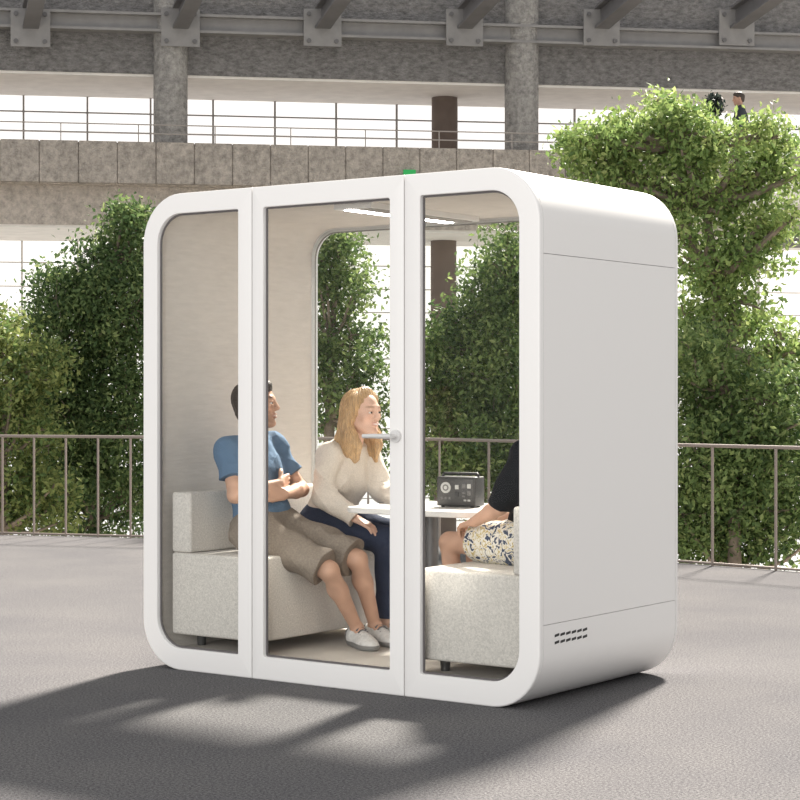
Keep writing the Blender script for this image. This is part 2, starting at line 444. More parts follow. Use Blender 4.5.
def headframe(f, roll=0.):
    f = nz(f); up = V3((0, 0, 1)); l = nz(np.cross(up, f)); u = np.cross(f, l)
    return np.stack([f, l, u], 1)
def head_prims(c, R_, s=1.):
    g = lambda x, y, z: V3(c)+R_@(V3((x, y, z))*s)
    e = lambda x, y, z, r, k: ('e', g(x, y, z), tuple(q*s for q in r), R_, k)
    P = [e(-.014, 0, .032, (.096, .075, .084), .02), e(.022, 0, -.02, (.066, .06, .092), .03),
         ('c', g(-.01, .05, -.045), g(.052, .018, -.088), .02*s, .018*s, .02), ('c', g(-.01, -.05, -.045), g(.052, -.018, -.088), .02*s, .018*s, .02),
         e(.064, 0, -.094, (.022, .026, .018), .02),
         ('c', g(.078, -.032, .024), g(.078, .032, .024), .011*s, .011*s, .015)]
    for y in (-1, 1):
        P += [e(.056, y*.042, -.02, (.022, .02, .02), .02)]
    for y in (-1, 1):
        P += [('-e', g(.096, y*.031, .003), (.016*s, .017*s, .010*s), R_, .01)]
    for y in (-1, 1):       # eyelids over the eyeballs
        P += [e(.0765, y*.031, .0095, (.0135, .0165, .0075), .004), e(.076, y*.031, -.0075, (.0125, .0155, .005), .004)]
    P += [('c', g(.086, 0, .014), g(.101, 0, -.024), .0075*s, .0115*s, .012), e(.092, .010, -.029, (.011, .007, .0075), .006), e(.092, -.010, -.029, (.011, .007, .0075), .006),
          e(.085, 0, -.053, (.011, .023, .0055), .006), e(.084, 0, -.065, (.011, .019, .0065), .006)]
    for y in (-1, 1):
        P += [e(-.008, y*.077, -.006, (.019, .009, .031), .006), e(.002, y*.073, .0, (.012, .008, .018), .006)]
    return P
def hand_prims(w, d, n, left, curl=(20, 25, 15), s=1., spread=1.):
    w = V3(w); d = nz(d); n = V3(n); n = nz(n-d*(n@d)); sd = np.cross(n, d) if left else np.cross(d, n)
    P = []
    for off, L, lag in ((.029, .070, .080), (.0095, .079, .084), (-.0095, .073, .081), (-.027, .057, .073)):
        b = w+d*lag*s+sd*off*s*spread
        P.append(('c', w+d*.012*s+sd*off*.65*s, b, .0145*s, .0115*s, .012))
        a = 0; p = b; r = [.0098, .0090, .0082, .0070]
        for k, fr in enumerate((.45, .30, .25)):
            a += rad(curl[k]); q = p+(d*math.cos(a)+n*math.sin(a))*L*fr*s
            P.append(('c', p, q, r[k]*s, r[k+1]*s, .004)); p = q
    t0 = w+d*.018*s+sd*.02*s; t1 = t0+nz(d*.62+sd*.7+n*.3)*.045*s; t2 = t1+nz(d*.9+sd*.25+n*.35)*.03*s; t3 = t2+nz(d*.95+n*.4)*.024*s
    P += [('c', t0, t1, .0145*s, .0115*s, .008), ('c', t1, t2, .0112*s, .0098*s, .004), ('c', t2, t3, .0098*s, .0078*s, .004)]
    return P
def lerp(a, b, t): return V3(a)+(V3(b)-V3(a))*t

def person(label, J, skin, hair, top, bottom, shoes, h=.0034, s=1., female=False, detail=True, group=None, floor=.10):
    t = empty('person', (J['P'][0], J['P'][1], J.get('base', .565)), label, 'person', group)
    P_, C_, N_, hc = map(V3, (J['P'], J['C'], J['N'], J['hc'])); R_ = headframe(J['hf'])
    hs = J.get('hs', 1.)
    U = nz(C_-P_); L = nz(V3(J['S'][1])-V3(J['S'][0])); L = nz(L-U*(L@U)); Fd = np.cross(L, U); A = np.stack([Fd, L, U], 1)
    sw = .84 if female else .96
    fd = .9 if female else 1.
    pel = ('e', P_, (.115*s, .165*s, .11*s), A, .05); bel = ('e', lerp(P_, C_, .5), (.10*s*sw*fd, .135*s*sw, .15*s), A, .06)
    che = ('e', C_, (.108*s*sw*fd, .155*s*sw, .165*s), A, .06)
    torso = [pel, bel, che]
    if female: torso += [('e', C_+A@V3((.048, y*.058, -.03)), (.036, .048, .052), A, .06) for y in (-1, 1)]
    sh = [('c', N_-U*.045*s, S, .056*s*sw, .052*s*sw, .04) for S in J['S']]
    neck = [('c', N_-U*.05*s, hc+R_@(V3((-.018, 0, -.055))*s), .058*s*sw, .050*s*sw, .03)]
    arms = []; legs = []
    for i in (0, 1):
        S, E, W_ = J['S'][i], J['E'][i], J['W'][i]
        arms += [('c', S, E, .048*s*sw, .036*s*sw, .02), ('c', E, lerp(E, W_, .35), .037*s*sw, .038*s*sw, .02), ('c', lerp(E, W_, .35), W_, .038*s*sw, .0255*s*sw, .015)]
        H, K, An = J['H'][i], J['K'][i], J['A'][i]
        back = nz(V3(H)-V3(K))
        legs += [('c', H, K, .084*s, .047*s, .03), ('c', K, lerp(K, An, .35), .043*s, .044*s, .025), ('c', lerp(K, An, .35), An, .044*s, .029*s, .02),
                 ('e', lerp(K, An, .3)+back*.014, (.038*s,)*3, np.eye(3), .03)]
    hands = []
    for i in (0, 1):
        if J['hand'][i]:
            d, n, cu = J['hand'][i]; hands += hand_prims(J['W'][i], d, n, i == 1, cu, s*max(sw, .88))
    feet = []
    for i in (0, 1):
        An, T = V3(J['A'][i]), nz(J['T'][i]); feet += [('c', An, An+T*.10*s-V3((0, 0, .05*s)), .033*s, .03*s, .02)]
    lipc = V3(J.get('lip', (.47, .225, .175))); sk = V3(skin); br = V3(hair['c'])*.8
    def colfn(p):
        q = (p-hc)@R_/hs; o = np.tile(sk, (len(p), 1))
        o *= (1+.07*np.sin(p[:, 0]*60+2*np.sin(p[:, 2]*45))*np.sin(p[:, 1]*55+p[:, 2]*38))[:, None]
        def mixc(m, c):
            o[:] = o*(1-m[:, None])+c[None, :]*m[:, None]
        inh = np.exp(-np.maximum(np.linalg.norm(q, axis=1)-.12, 0)**2/.0004)
        if hair.get('stubble'):
            mixc(.45*inh*np.clip((-.035-q[:, 2])/.02, 0, 1)*np.clip((q[:, 0]+.01)/.02, 0, 1), sk*.45)
        mixc(.35*np.exp(-((q[:, 0]-.06)/.03)**2-((np.abs(q[:, 1])-.042)/.016)**2-((q[:, 2]+.025)/.016)**2), sk*V3((1.0, .68, .62)))
        zz = q[:, 2]+.0595-7*q[:, 1]**2
        mixc(.8*np.exp(-((q[:, 0]-.092)/.017)**4-(q[:, 1]/.024)**4-(zz/.0095)**4), lipc)
        if hair.get('smile'):
            mixc(.9*np.exp(-((q[:, 0]-.094)/.016)**4-(q[:, 1]/.017)**4-((zz-.0003)/.0040)**4), V3((.82, .77, .72)))
        mixc(.8*np.exp(-((q[:, 0]-.078)/.022)**4-((np.abs(q[:, 1])-.032)/.018)**4-((q[:, 2]-.027-.08*(.03-np.abs(np.abs(q[:, 1])-.03)))/.0050)**2), br)
        mixc(.55*np.exp(-((q[:, 0]-.088)/.012)**4-((np.abs(q[:, 1])-.031)/.014)**4-((q[:, 2]-.0035)/.0035)**2), br*.8)
        return o
    sdf_mesh('body', torso+sh+neck+arms+legs+feet+head_prims(hc, R_, hs)+hands, h, MAT['skin'], t, colfn=colfn)
    if detail:
        for y in (-1, 1):
            c = hc+R_@(V3((.0755, y*.031, .0015))*hs); v = []; f = []; n = 14; m = 10
            for i in range(m+1):
                a_ = math.pi*i/m
                for k in range(n):
                    b_ = 2*math.pi*k/n
                    v.append(c+R_@(V3((math.cos(a_), math.sin(a_)*math.cos(b_), math.sin(a_)*math.sin(b_)))*.0120*hs))
            for i in range(m):
                for k in range(n): f.append((i*n+k, i*n+(k+1) % n, (i+1)*n+(k+1) % n, (i+1)*n+k))
            e = mk('eye', v, f, MAT['eye_white'], t, 180); e.data.materials.append(MAT['iris'])
            for p in e.data.polygons:
                if p.index < 2*n: p.material_index = 1
    # clothes
    rng = random.Random(len(label)); ph = [rng.uniform(0, 6) for _ in range(6)]
    def wr(amp, q=1.):
        def ridge(v): return 1-np.abs(np.sin(v))**.6
        return lambda x, y, z: amp*(-.45+np.sin(34*q*z+9*x+ph[0]+2*np.sin(11*y+ph[1]))*.5+np.sin(26*q*x-21*z+ph[2]+2*np.sin(14*y+ph[3]))*.45+np.sin(47*q*y+18*z+ph[4])*.3
                                    -.9*ridge(21*z+15*x+12*y+ph[5]+1.2*np.sin(19*x+9*z))*(.5+.5*np.sin(17*y+9*z+ph[1]))-.7*ridge(18*x-23*z+ph[3]+1.3*np.sin(16*y))*(.5+.5*np.sin(13*x+15*z+ph[2])))
    B = [pel, ('c', J['H'][0], J['H'][1], .09*s, .09*s, .04)]
    for i in (0, 1):
        H, K, An = J['H'][i], J['K'][i], J['A'][i]; fr = bottom['len']
        if fr <= 1: B.append(('k', H, lerp(H, K, fr), .088*s, bottom.get('r', .075)*s, .03))
        else: B += [('c', H, K, .086*s, .053*s, .03), ('k', K, lerp(K, An, fr-1), .054*s, bottom.get('r', .042)*s, .025)]
    sdf_mesh(bottom['name'], B, h, bottom['m'], t, infl=bottom.get('infl', .014), disp=wr(bottom.get('w', .005)), cuts=[(P_+V3((0, 0, .088*s)), (0, 0, 1))])
    Tp = [('e', P_+U*.055*s, (.108*s*sw, .150*s*sw, .10*s), A, .05), bel, che]+torso[3:]+sh
    Tp += [('k', N_-U*.06*s, N_+U*top.get('collar', .005)*s, .060*s*sw, .056*s*sw, .03)]
    for i in (0, 1):
        S, E, W_ = J['S'][i], J['E'][i], J['W'][i]; fr = top['sleeve']
        if fr <= 1: Tp.append(('k', S, lerp(S, E, fr), .053*s*sw, .051*s*sw, .025))
        else: Tp += [('c', S, E, .050*s*sw, .042*s*sw, .025), ('k', E, lerp(E, W_, fr-1), .044*s*sw, .035*s*sw, .02)]
    sdf_mesh(top['name'], Tp, h, top['m'], t, infl=top.get('infl', .014), disp=wr(top.get('w', .004)), cuts=[(P_-U*top.get('hem', .02)*s, -U)])
    # hair
    g = lambda x, y, z: hc+R_@(V3((x, y, z))*hs)
    if hair['style'] == 'short':
        def strands(x, y, z):
            p = (np.stack([x, y, z], 1)-hc)@R_
            return .0016*np.sin(p[:, 0]*150+5*np.sin(p[:, 2]*60)+40*p[:, 1])*np.sin(p[:, 1]*120+p[:, 2]*200)
        Hp = [('e', g(-.017, 0, .036), (.101*hs, .080*hs, .087*hs), R_, .02), ('e', g(.035, 0, .088), (.048*hs, .055*hs, .028*hs), R_, .03),
              ('e', g(-.060, 0, -.02), (.045*hs, .057*hs, .058*hs), R_, .02)]
        n_ = R_@V3((.602, 0, -.799))
        post = [('-e', g(.115, 0, -.01), (.075*hs, .10*hs, .078*hs), R_, .008)]
        sdf_mesh('hair', Hp, h, hair['m'], t, disp=strands, cuts=[(g(.0, 0, -.01), n_)], post=post)
    else:
        def strands(x, y, z):
            p = (np.stack([x, y, z], 1)-hc)@R_
            an = np.arctan2(p[:, 1], p[:, 0]+.02)
            return (.0014*np.sin(an*26+2.6*np.sin(p[:, 2]*26))+.0010*np.sin(an*47+2*np.sin(p[:, 2]*30)))*np.clip((p[:, 2]+.24)/.12, .2, 1)
        Hp = [('e', g(-.024, 0, .038), (.100*hs, .082*hs, .088*hs), R_, .02)]
        for y in (-1, 1):
            # swept back from a centre parting over the temples, then a soft wave to the shoulders
            Hp += [('c', g(.020, y*.018, .110), g(.012, y*.068, .070), .018, .020, .03), ('c', g(.012, y*.068, .070), g(-.010, y*.082, .0), .020, .024, .03),
                   ('c', g(-.010, y*.082, .0), g(-.030, y*.092, -.06), .025, .028, .03), ('c', g(-.030, y*.092, -.06), g(-.004, y*.096, -.125), .029, .030, .03),
                   ('c', g(-.004, y*.096, -.125), g(-.016, y*.090, -.185), .029, .023, .03), ('c', g(-.016, y*.090, -.185), g(.012, y*.082, -.245), .023, .009, .03),
                   ('c', g(.000, y*.088, -.10), g(.034, y*.080, -.165), .021, .017, .03), ('c', g(.034, y*.080, -.165), g(.026, y*.070, -.230), .017, .007, .03),
                   ('c', g(-.05, y*.052, 0), g(-.074, y*.068, -.13), .045, .038, .03), ('c', g(-.074, y*.068, -.13), g(-.056, y*.074, -.19), .038, .028, .03), ('c', g(-.056, y*.074, -.19), g(-.066, y*.068, -.25), .028, .010, .03)]
        Hp += [('c', g(-.068, 0, 0), g(-.095, 0, -.14), .05, .039, .04), ('c', g(-.095, 0, -.14), g(-.084, 0, -.255), .039, .015, .04)]
        post = [('-e', g(.100, 0, .005), (.078*hs, .058*hs, .088*hs), R_, .016), ('-e', g(.090, 0, -.05), (.072*hs, .066*hs, .080*hs), R_, .016), ('-e', g(.10, 0, -.15), (.08, .064, .10), R_, .02)]
        sdf_mesh('hair', Hp, h, hair['m'], t, disp=strands, post=post)
    if shoes:
        for i in (0, 1):
            An, T = V3(J['A'][i]), nz(J['T'][i]); sd = V3((-T[1], T[0], 0)); z = floor
            f0 = V3((An[0], An[1], z)); Rm = np.stack([T, sd, V3((0, 0, 1))], 1)
            Sp = [('e', f0-T*.040+V3((0, 0, .045)), (.046, .039, .052), Rm, .02), ('e', f0+T*.055+V3((0, 0, .03)), (.108, .042, .054), Rm, .03), ('e', f0+T*.14+V3((0, 0, .022)), (.076, .047, .037), Rm, .03),
                  ('k', f0-T*.005+V3((0, 0, .05)), An+V3((0, 0, -.005)), .044, .043, .02)]
            up = sdf_mesh('shoe', Sp, .003, shoes['m'], t, infl=.001*1, cuts=[((0, 0, z+.024), (0, 0, -1))])
            sdf_mesh('sole', Sp[:3], .003, shoes['sole'], up, infl=.005, cuts=[((0, 0, z+.001), (0, 0, -1)), ((0, 0, z+.026), (0, 0, 1))])
            if detail:
                lb = MB()
                for k in range(4):
                    xx = .047+.024*k; zz = .093-.0066*k-.0012*k*k
                    lb.tube([Vector(f0+T*(xx+.006)+sd*.026+V3((0, 0, zz-.010))), Vector(f0+T*xx+sd*.012+V3((0, 0, zz-.001))), Vector(f0+T*(xx-.002)+V3((0, 0, zz+.002))), Vector(f0+T*xx-sd*.012+V3((0, 0, zz-.001))), Vector(f0+T*(xx+.006)-sd*.026+V3((0, 0, zz-.010)))], .0046, 6)
                lb.build('laces', MAT['lace'], up, 60)
                sdf_mesh('heel_tab', [('e', f0-T*.050+V3((0, 0, .055)), (.038, .039, .036), Rm, .01)], .003, MAT['lace'], up, infl=.0025, cuts=[(f0-T*.046, T), ((0, 0, z+.03), (0, 0, -1))])
    return t

hair_dark = M('hair_dark', (.045, .032, .024), .55, var=(110, .35)); hair_blond = M('hair_blond', (.46, .295, .15), .42, var=(1.0, .48, 1), bump=(1.4, .4, .008), stretch=(120, 120, 10))
canvas = M('canvas_white', (.66, .65, .64), .8, var=(50, .14)); rubber = M('rubber_sole', (.24, .235, .23), .6)

person('man in blue t-shirt and khaki shorts sitting with arms crossed', dict(
    P=(.455, .38, .682), C=(.39, .38, .955), N=(.365, .38, 1.112), hc=(.40, .385, 1.28), hf=(.88, .47, .10), hs=1.05,
    S=[(.37, .215, 1.065), (.365, .55, 1.065)], E=[(.475, .140, .845), (.495, .625, .855)], W=[(.560, .375, .895), (.592, .375, .845)],
    H=[(.47, .285, .66), (.47, .475, .66)], K=[(.885, .35, .49), (.905, .55, .53)], A=[(.865, .60, .185), (.865, .745, .185)],
    T=[(.85, -.5, 0), (.9, -.4, 0)],
    hand=[((-.30, .94, .08), (-1, -.3, .05), (4, 10, 8)), ((-.38, -.92, -.02), (-1, .4, -.1), (4, 10, 8))]),
    (.58, .355, .255), dict(style='short', m=hair_dark, c=(.06, .04, .03), stubble=True, smile=True),
    dict(name='shirt', m=cloth('blue_jersey', (.12, .19, .29)), sleeve=.62, hem=.03, w=.009, infl=.010),
    dict(name='shorts', m=cloth('khaki_cotton', (.25, .212, .178), var=(110, .14)), len=.92, infl=.011, r=.072, w=.011),
    dict(m=canvas, sole=rubber))
person('blonde woman in cream sweater and dark jeans sitting at the table', dict(
    P=(.47, .88, .682), C=(.575, .87, .945), N=(.635, .865, 1.085), hc=(.705, .855, 1.238), hf=(1, -.06, .03), lip=(.55, .24, .20),
    S=[(.60, .722, 1.03), (.635, .998, 1.025)], E=[(.615, .645, .82), (.745, .985, .83)], W=[(.77, .71, .715), (.95, .87, .825)],
    H=[(.50, .79, .66), (.50, .97, .66)], K=[(.89, .82, .605), (.93, 1.02, .60)], A=[(.845, .87, .185), (.93, 1.04, .185)],
    T=[(.98, -.2, 0), (.99, -.1, 0)],
    hand=[((.75, .32, -.40), (-.3, .1, -1), (10, 20, 14)), ((.85, -.45, -.12), (0, 0, -1), (6, 14, 10))]),
    (.67, .435, .335), dict(style='long', m=hair_blond, c=(.28, .17, .09), smile=True),
    dict(name='sweater', m=cloth('cream_knit', (.68, .615, .545), var=(150, .10), bump=(30, .5, .012)), sleeve=1.94, hem=.03, infl=.012, w=.0095, collar=-.005),
    dict(name='jeans', m=cloth('navy_denim', (.035, .045, .08)), len=1.92, w=.005, infl=.009),
    dict(m=canvas, sole=rubber), female=True)

def floral():
    m, nt, b = nodes('floral_cotton'); tc = nt.nodes.new('ShaderNodeTexCoord')
    n = nt.nodes.new('ShaderNodeTexNoise'); n.inputs['Scale'].default_value = 27; n.inputs['Detail'].default_value = 3; n.inputs['Distortion'].default_value = 1.5
    r = nt.nodes.new('ShaderNodeValToRGB'); r.color_ramp.interpolation = 'CONSTANT'
    e = r.color_ramp.elements; e[0].color = (.05, .065, .11, 1); e[1].position = .455; e[1].color = (.70, .67, .61, 1)
    x = e.new(.56); x.color = (.46, .36, .14, 1); x = e.new(.61); x.color = (.70, .67, .61, 1)
    nt.links.new(tc.outputs['Object'], n.inputs['Vector']); nt.links.new(n.outputs['Fac'], r.inputs['Fac']); nt.links.new(r.outputs['Color'], b.inputs['Base Color'])
    b.inputs['Roughness'].default_value = .9
    return m
person('person in black top and floral shorts partly hidden behind the booth frame', dict(
    P=(1.89, .60, .682), C=(1.94, .59, .955), N=(1.96, .585, 1.11), hc=(1.95, .585, 1.27), hf=(-1, .1, .0),
    S=[(1.955, .77, 1.06), (1.955, .405, 1.06)], E=[(1.82, .80, .82), (1.85, .36, .83)], W=[(1.66, .62, .735), (1.665, .435, .752)],
    H=[(1.87, .70, .66), (1.87, .505, .66)], K=[(1.46, .74, .62), (1.45, .545, .64)], A=[(1.47, .76, .185), (1.49, .55, .185)],
    T=[(-1, .1, 0), (-1, -.1, 0)],
    hand=[((-.85, -.35, -.3), (0, -.2, -1), (20, 30, 20)), ((-.88, .28, -.22), (-.1, .2, -1), (22, 38, 25))]),
    (.57, .35, .255), dict(style='short', m=hair_dark, c=(.05, .035, .03), stubble=True),
    dict(name='shirt', m=cloth('black_jersey', (.014, .015, .018)), sleeve=1.0, hem=.03, w=.007),
    dict(name='shorts', m=floral(), len=.60, infl=.014, r=.078, w=.007),
    dict(m=canvas, sole=rubber))

# ================================================================= FLOOR AND RAILING
def fl(px, py): d = CZ*FPX/(py-HY); return W((px-400)/FPX*d, d, 0)
e0 = fl(0, 535); e1 = fl(143, 538.5); ea = fl(440, 545); e2 = fl(680, 562); e3 = fl(800, 571)
left_end = e1+(e0-e1).normalized()*14; right_end = e2+(e3-e2).normalized()*9
mid = ea
back_l = W(-12, -6, 0); back_r = W(12, -6, 0)
poly = [left_end, mid, right_end, back_r, back_l]
mb = MB(); mb.loft([[Vector((p.x, p.y, 0)) for p in poly], [Vector((p.x, p.y, -.35)) for p in poly]])
tag(mb.build('floor', MAT['carpet'], None, 0), 'grey carpeted floor around the booth', 'floor', kind='structure')
RH = .925
rl = empty('railing', (mid.x, mid.y, 0), 'brown metal balustrade along the carpet edge behind the booth', 'railing')
cen = W(0, 6, 0)
def inset(p): return p+(cen-p).normalized()*.06
pa, pm, pc = inset(left_end), inset(mid), inset(right_end)
MB().tube([pa+Vector((0, 0, RH)), pm+Vector((0, 0, RH)), pc+Vector((0, 0, RH))], .014, 10).build('handrail', MAT['rail'], rl, 50)
MB().tube([pa+Vector((0, 0, .02)), pm+Vector((0, 0, .02)), pc+Vector((0, 0, .02))], .010, 8).build('bottom_rail', MAT['rail'], rl, 50)
def post(p, t):
    s = Vector((-t.y, t.x, 0))*.010; w = t*.007
    c = [p-s-w, p+s-w, p+s+w, p-s+w]
    MB().hexa([q for q in c]+[q+Vector((0, 0, RH-.01)) for q in c]).build('post', MAT['rail'], rl, 0)
# the right-hand run is spaced so its posts stand about 40 px apart in the photograph
for A_, B_, ln, sp in ((pm, pa, 7.0, .325), (pm, pc, 7.0, .56)):
    t = (B_-A_).normalized(); k = 0 if sp < .4 else 1
    while k*sp < min(ln, (B_-A_).length): post(A_+t*sp*k, t); k += 1
gp = [W(-30, 10, -4.2), W(30, 10, -4.2), W(30, 48, -4.2), W(-30, 48, -4.2)]
MB().loft([gp, [p-Vector((0, 0, .2)) for p in gp]]).build('lower_floor', MAT['ground'], None, 0)['kind'] = 'structure'

# ================================================================= BUILDING ACROSS THE ATRIUM
U0, U1 = -8., 25.
def st(mb, name, mat, label=None):
    o = mb.build(name, MAT[mat], None, 0); o['kind'] = 'structure'
    if label: o['label'] = label
    return o
zs1 = FZ(0, 70); zs0 = FZ(0, 226, .3)
st(MB().fbox(U0, U1, 0, .8, zs1, 10.2), 'wall_back', 'concrete', 'grey concrete upper wall across the atrium')
st(MB().fbox(U0, U1, .03, 5.5, zs1-.05, zs1), 'ceiling', 'soffit')
zp1 = FZ(0, 139, -.6); zp0 = FZ(0, 181, -.6)
pp = MB(); u = U0
while u < U1:
    pp.fbox(u+.012, u+.72, -.62, -.45, zp0, zp1); u += .73
pp.fbox(U0, U1, -.59, -.47, zp0+.02, zp1-.02)
st(pp, 'wall_parapet', 'concrete_warm', 'row of beige concrete parapet panels')
st(MB().fbox(U0, U1, -.45, 5.5, zp0-.02, zp0+.12), 'floor_upper', 'concrete_beige')
st(MB().fbox(U0, U1, -.2, .6, zs0, zp0-.02), 'wall_lower_band', 'concrete_beige', 'beige concrete band under the parapet')
st(MB().fbox(U0, U1, -.17, 5.5, zs0-.05, zs0), 'ceiling_lower', 'soffit')
def winwall(name, v, z0, z1, du, zbars, off, mm, w_):
    mb = MB().fbox(U0, U1, v+.10, v+.13, z0, z1); w = st(mb, name, 'pane', 'bright glazed wall with thin grid bars')
    fm = MB(); u = U0+off
    while u < U1: fm.fbox(u-w_, u+w_, v+.03, v+.1, z0, z1); u += du
    for z in zbars: fm.fbox(U0, U1, v+.04, v+.09, z-w_*.7, z+w_*.7)
    fm.build('window_frame', MAT[mm], w, 0)
winwall('window_1', 2.7, zp0+.1, zs1-.05, 1.3, [zs1-.38, zs1-.78, zs1-1.2], .55, 'mullion', .019)
winwall('window_2', 3.2, -4.2, zs0-.05, 1.15, [zs0-.5*k for k in range(1, 17)], .25, 'mullion2', .018)
def column(px, r, v, z0, z1, mat, label, name='concrete_column'):
    u = FU(px, v); p = F(u, v, 0)
    o = MB().tube([(p.x, p.y, z0), (p.x, p.y, z1)], r, 28).build(name, MAT[mat], None, 40)
    tag(o, label, 'column')
column(171, .33, .0, zp0+.12, 10.2, 'concrete_col', 'round grey concrete column on upper level, left one')
column(522, .34, .0, zp0+.12, 10.2, 'concrete_col', 'round grey concrete column on upper level, right one')
column(445, .27, 1.7, zp0+.12, zs1-.05, 'brown', 'dark brown round pillar between the two grey columns on the upper level', 'pillar')
column(444, .27, 1.9, -4.2, zs0-.05, 'brown', 'dark brown round pillar seen through the booth glass', 'pillar')
ur = empty('guard_rail', F(8, -.5, zp1), 'thin metal guard rail on top of the beige parapet', 'railing')
for dz in (.17, .34): MB().tube([F(U0, -.53, zp1+dz), F(U1, -.53, zp1+dz)], .013, 6).build('rail', MAT['guard'], ur)
u = U0+.4
while u < U1: MB().tube([F(u, -.53, zp1-.01), F(u, -.53, zp1+.34)], .011, 6).build('post', MAT['guard'], ur); u += 1.46
# steel beam and brackets
bm_ = MB(); z0, z1 = FZ(0, 30), FZ(0, 11)
bm_.fbox(U0, U1, -.34, -.02, z1-.05, z1); bm_.fbox(U0, U1, -.34, -.02, z0, z0+.05); bm_.fbox(U0, U1, -.20, -.15, z0+.05, z1-.05)
tag(bm_.build('steel_beam', MAT['steel2'], None, 0), 'long horizontal grey steel beam along the top of the concrete wall', 'beam')
ords = ['first from the left', 'second from the left, beside the left grey column', 'third from the left', 'fourth from the left', 'fifth from the left', 'last on the right']
for k, px in enumerate((31, 181, 323, 465, 602, 737)):
    u = FU(px, -.36); zc = FZ(px, 28, -.36)
    t = empty('roof_bracket', F(u, -.36, zc), 'grey steel roof bracket with bolted plate, ' + ords[k], 'bracket', 'roof brackets along the steel beam')
    MB().fbox(u-.37, u+.37, -.385, -.345, zc-.36, zc+.36).build('plate', MAT['steel2'], t, 0)
    for a_ in (-.27, .27):
        for b_ in (-.26, .26):
            MB().tube([F(u+a_, -.385, zc+b_), F(u+a_, -.42, zc+b_)], .045, 8).build('bolt', MAT['steel'], t)
    rf = MB(); q0 = Vector((u, -.38, zc)); dd = Vector((.10, -1, .12)).normalized()
    def rb(o0, o1, z_0, z_1):
        q1 = q0+dd*7
        return [F(q0.x+o0, q0.y, q0.z+z_0), F(q0.x+o1, q0.y, q0.z+z_0), F(q1.x+o1, q1.y, q1.z+z_0), F(q1.x+o0, q1.y, q1.z+z_0),
                F(q0.x+o0, q0.y, q0.z+z_1), F(q0.x+o1, q0.y, q0.z+z_1), F(q1.x+o1, q1.y, q1.z+z_1), F(q1.x+o0, q1.y, q1.z+z_1)]
    rf.hexa(rb(-.15, .15, -.02, .03)); rf.hexa(rb(-.15, .15, .37, .42)); rf.hexa(rb(-.03, .03, .03, .37))
    rf.build('rafter', MAT['steel'], t, 0)
zc = FZ(410, 174, -.66); u = FU(410, -.66)
tag(MB().fbox(u-.12, u+.12, -.68, -.625, zc-.06, zc+.08).build('exit_sign', MAT['green_sign'], None, 0), 'small green sign just above the booth roof', 'sign')
# side wing on the right
def cbox(px0, px1, d0, d1, z0, z1):
    a_, b_ = (px0-400)/FPX*d0, (px1-400)/FPX*d0
    c = [(a_, d0), (b_, d0), (b_, d1), (a_, d1)]
    return [W(x, d, z0) for x, d in c]+[W(x, d, z1) for x, d in c]
st(MB().hexa(cbox(705, 900, 32, 35.3, 4.52, 4.9)), 'floor_wing', 'soffit')
st(MB().hexa(cbox(775, 900, 32.4, 33, 3.85, 4.1)), 'wall_right_lower', 'concrete')
q = W((741-400)/FPX*33, 33, 4.9); ox, oy, oz = q
o3 = lambda x, y, z: (ox+x, oy+y, oz+z)
person('dark clothed person standing on the upper level above the right tree', dict(
    base=4.9, P=o3(0, 0, .93), C=o3(0, 0, 1.24), N=o3(-.01, 0, 1.41), hc=o3(-.04, .0, 1.57), hf=(-.8, -.6, -.1),
    S=[o3(-.10, .13, 1.37), o3(.09, -.15, 1.37)], E=[o3(-.15, .2, 1.10), o3(.14, -.22, 1.10)], W=[o3(-.2, .14, .86), o3(.08, -.26, .86)],
    H=[o3(-.05, .07, .88), o3(.05, -.08, .88)], K=[o3(-.05, .07, .5), o3(.05, -.08, .5)], A=[o3(-.06, .08, .09), o3(.06, -.08, .09)],
    T=[(-.8, -.6, 0), (-.8, -.6, 0)], hand=[((-.1, 0, -1), (.6, .8, 0), (20, 20, 20)), ((-.1, 0, -1), (-.6, .8, 0), (20, 20, 20))]),
    (.5, .3, .22), dict(style='short', m=hair_dark, c=(.05, .035, .03)),
    dict(name='shirt', m=cloth('dark_shirt', (.05, .055, .07)), sleeve=1.9, hem=.05, collar=.03), dict(name='trousers', m=cloth('dark_trousers', (.03, .03, .035)), len=1.95),
    dict(m=M('dark_leather', (.03, .03, .03), .5), sole=rubber), h=.009, detail=False, floor=4.9)

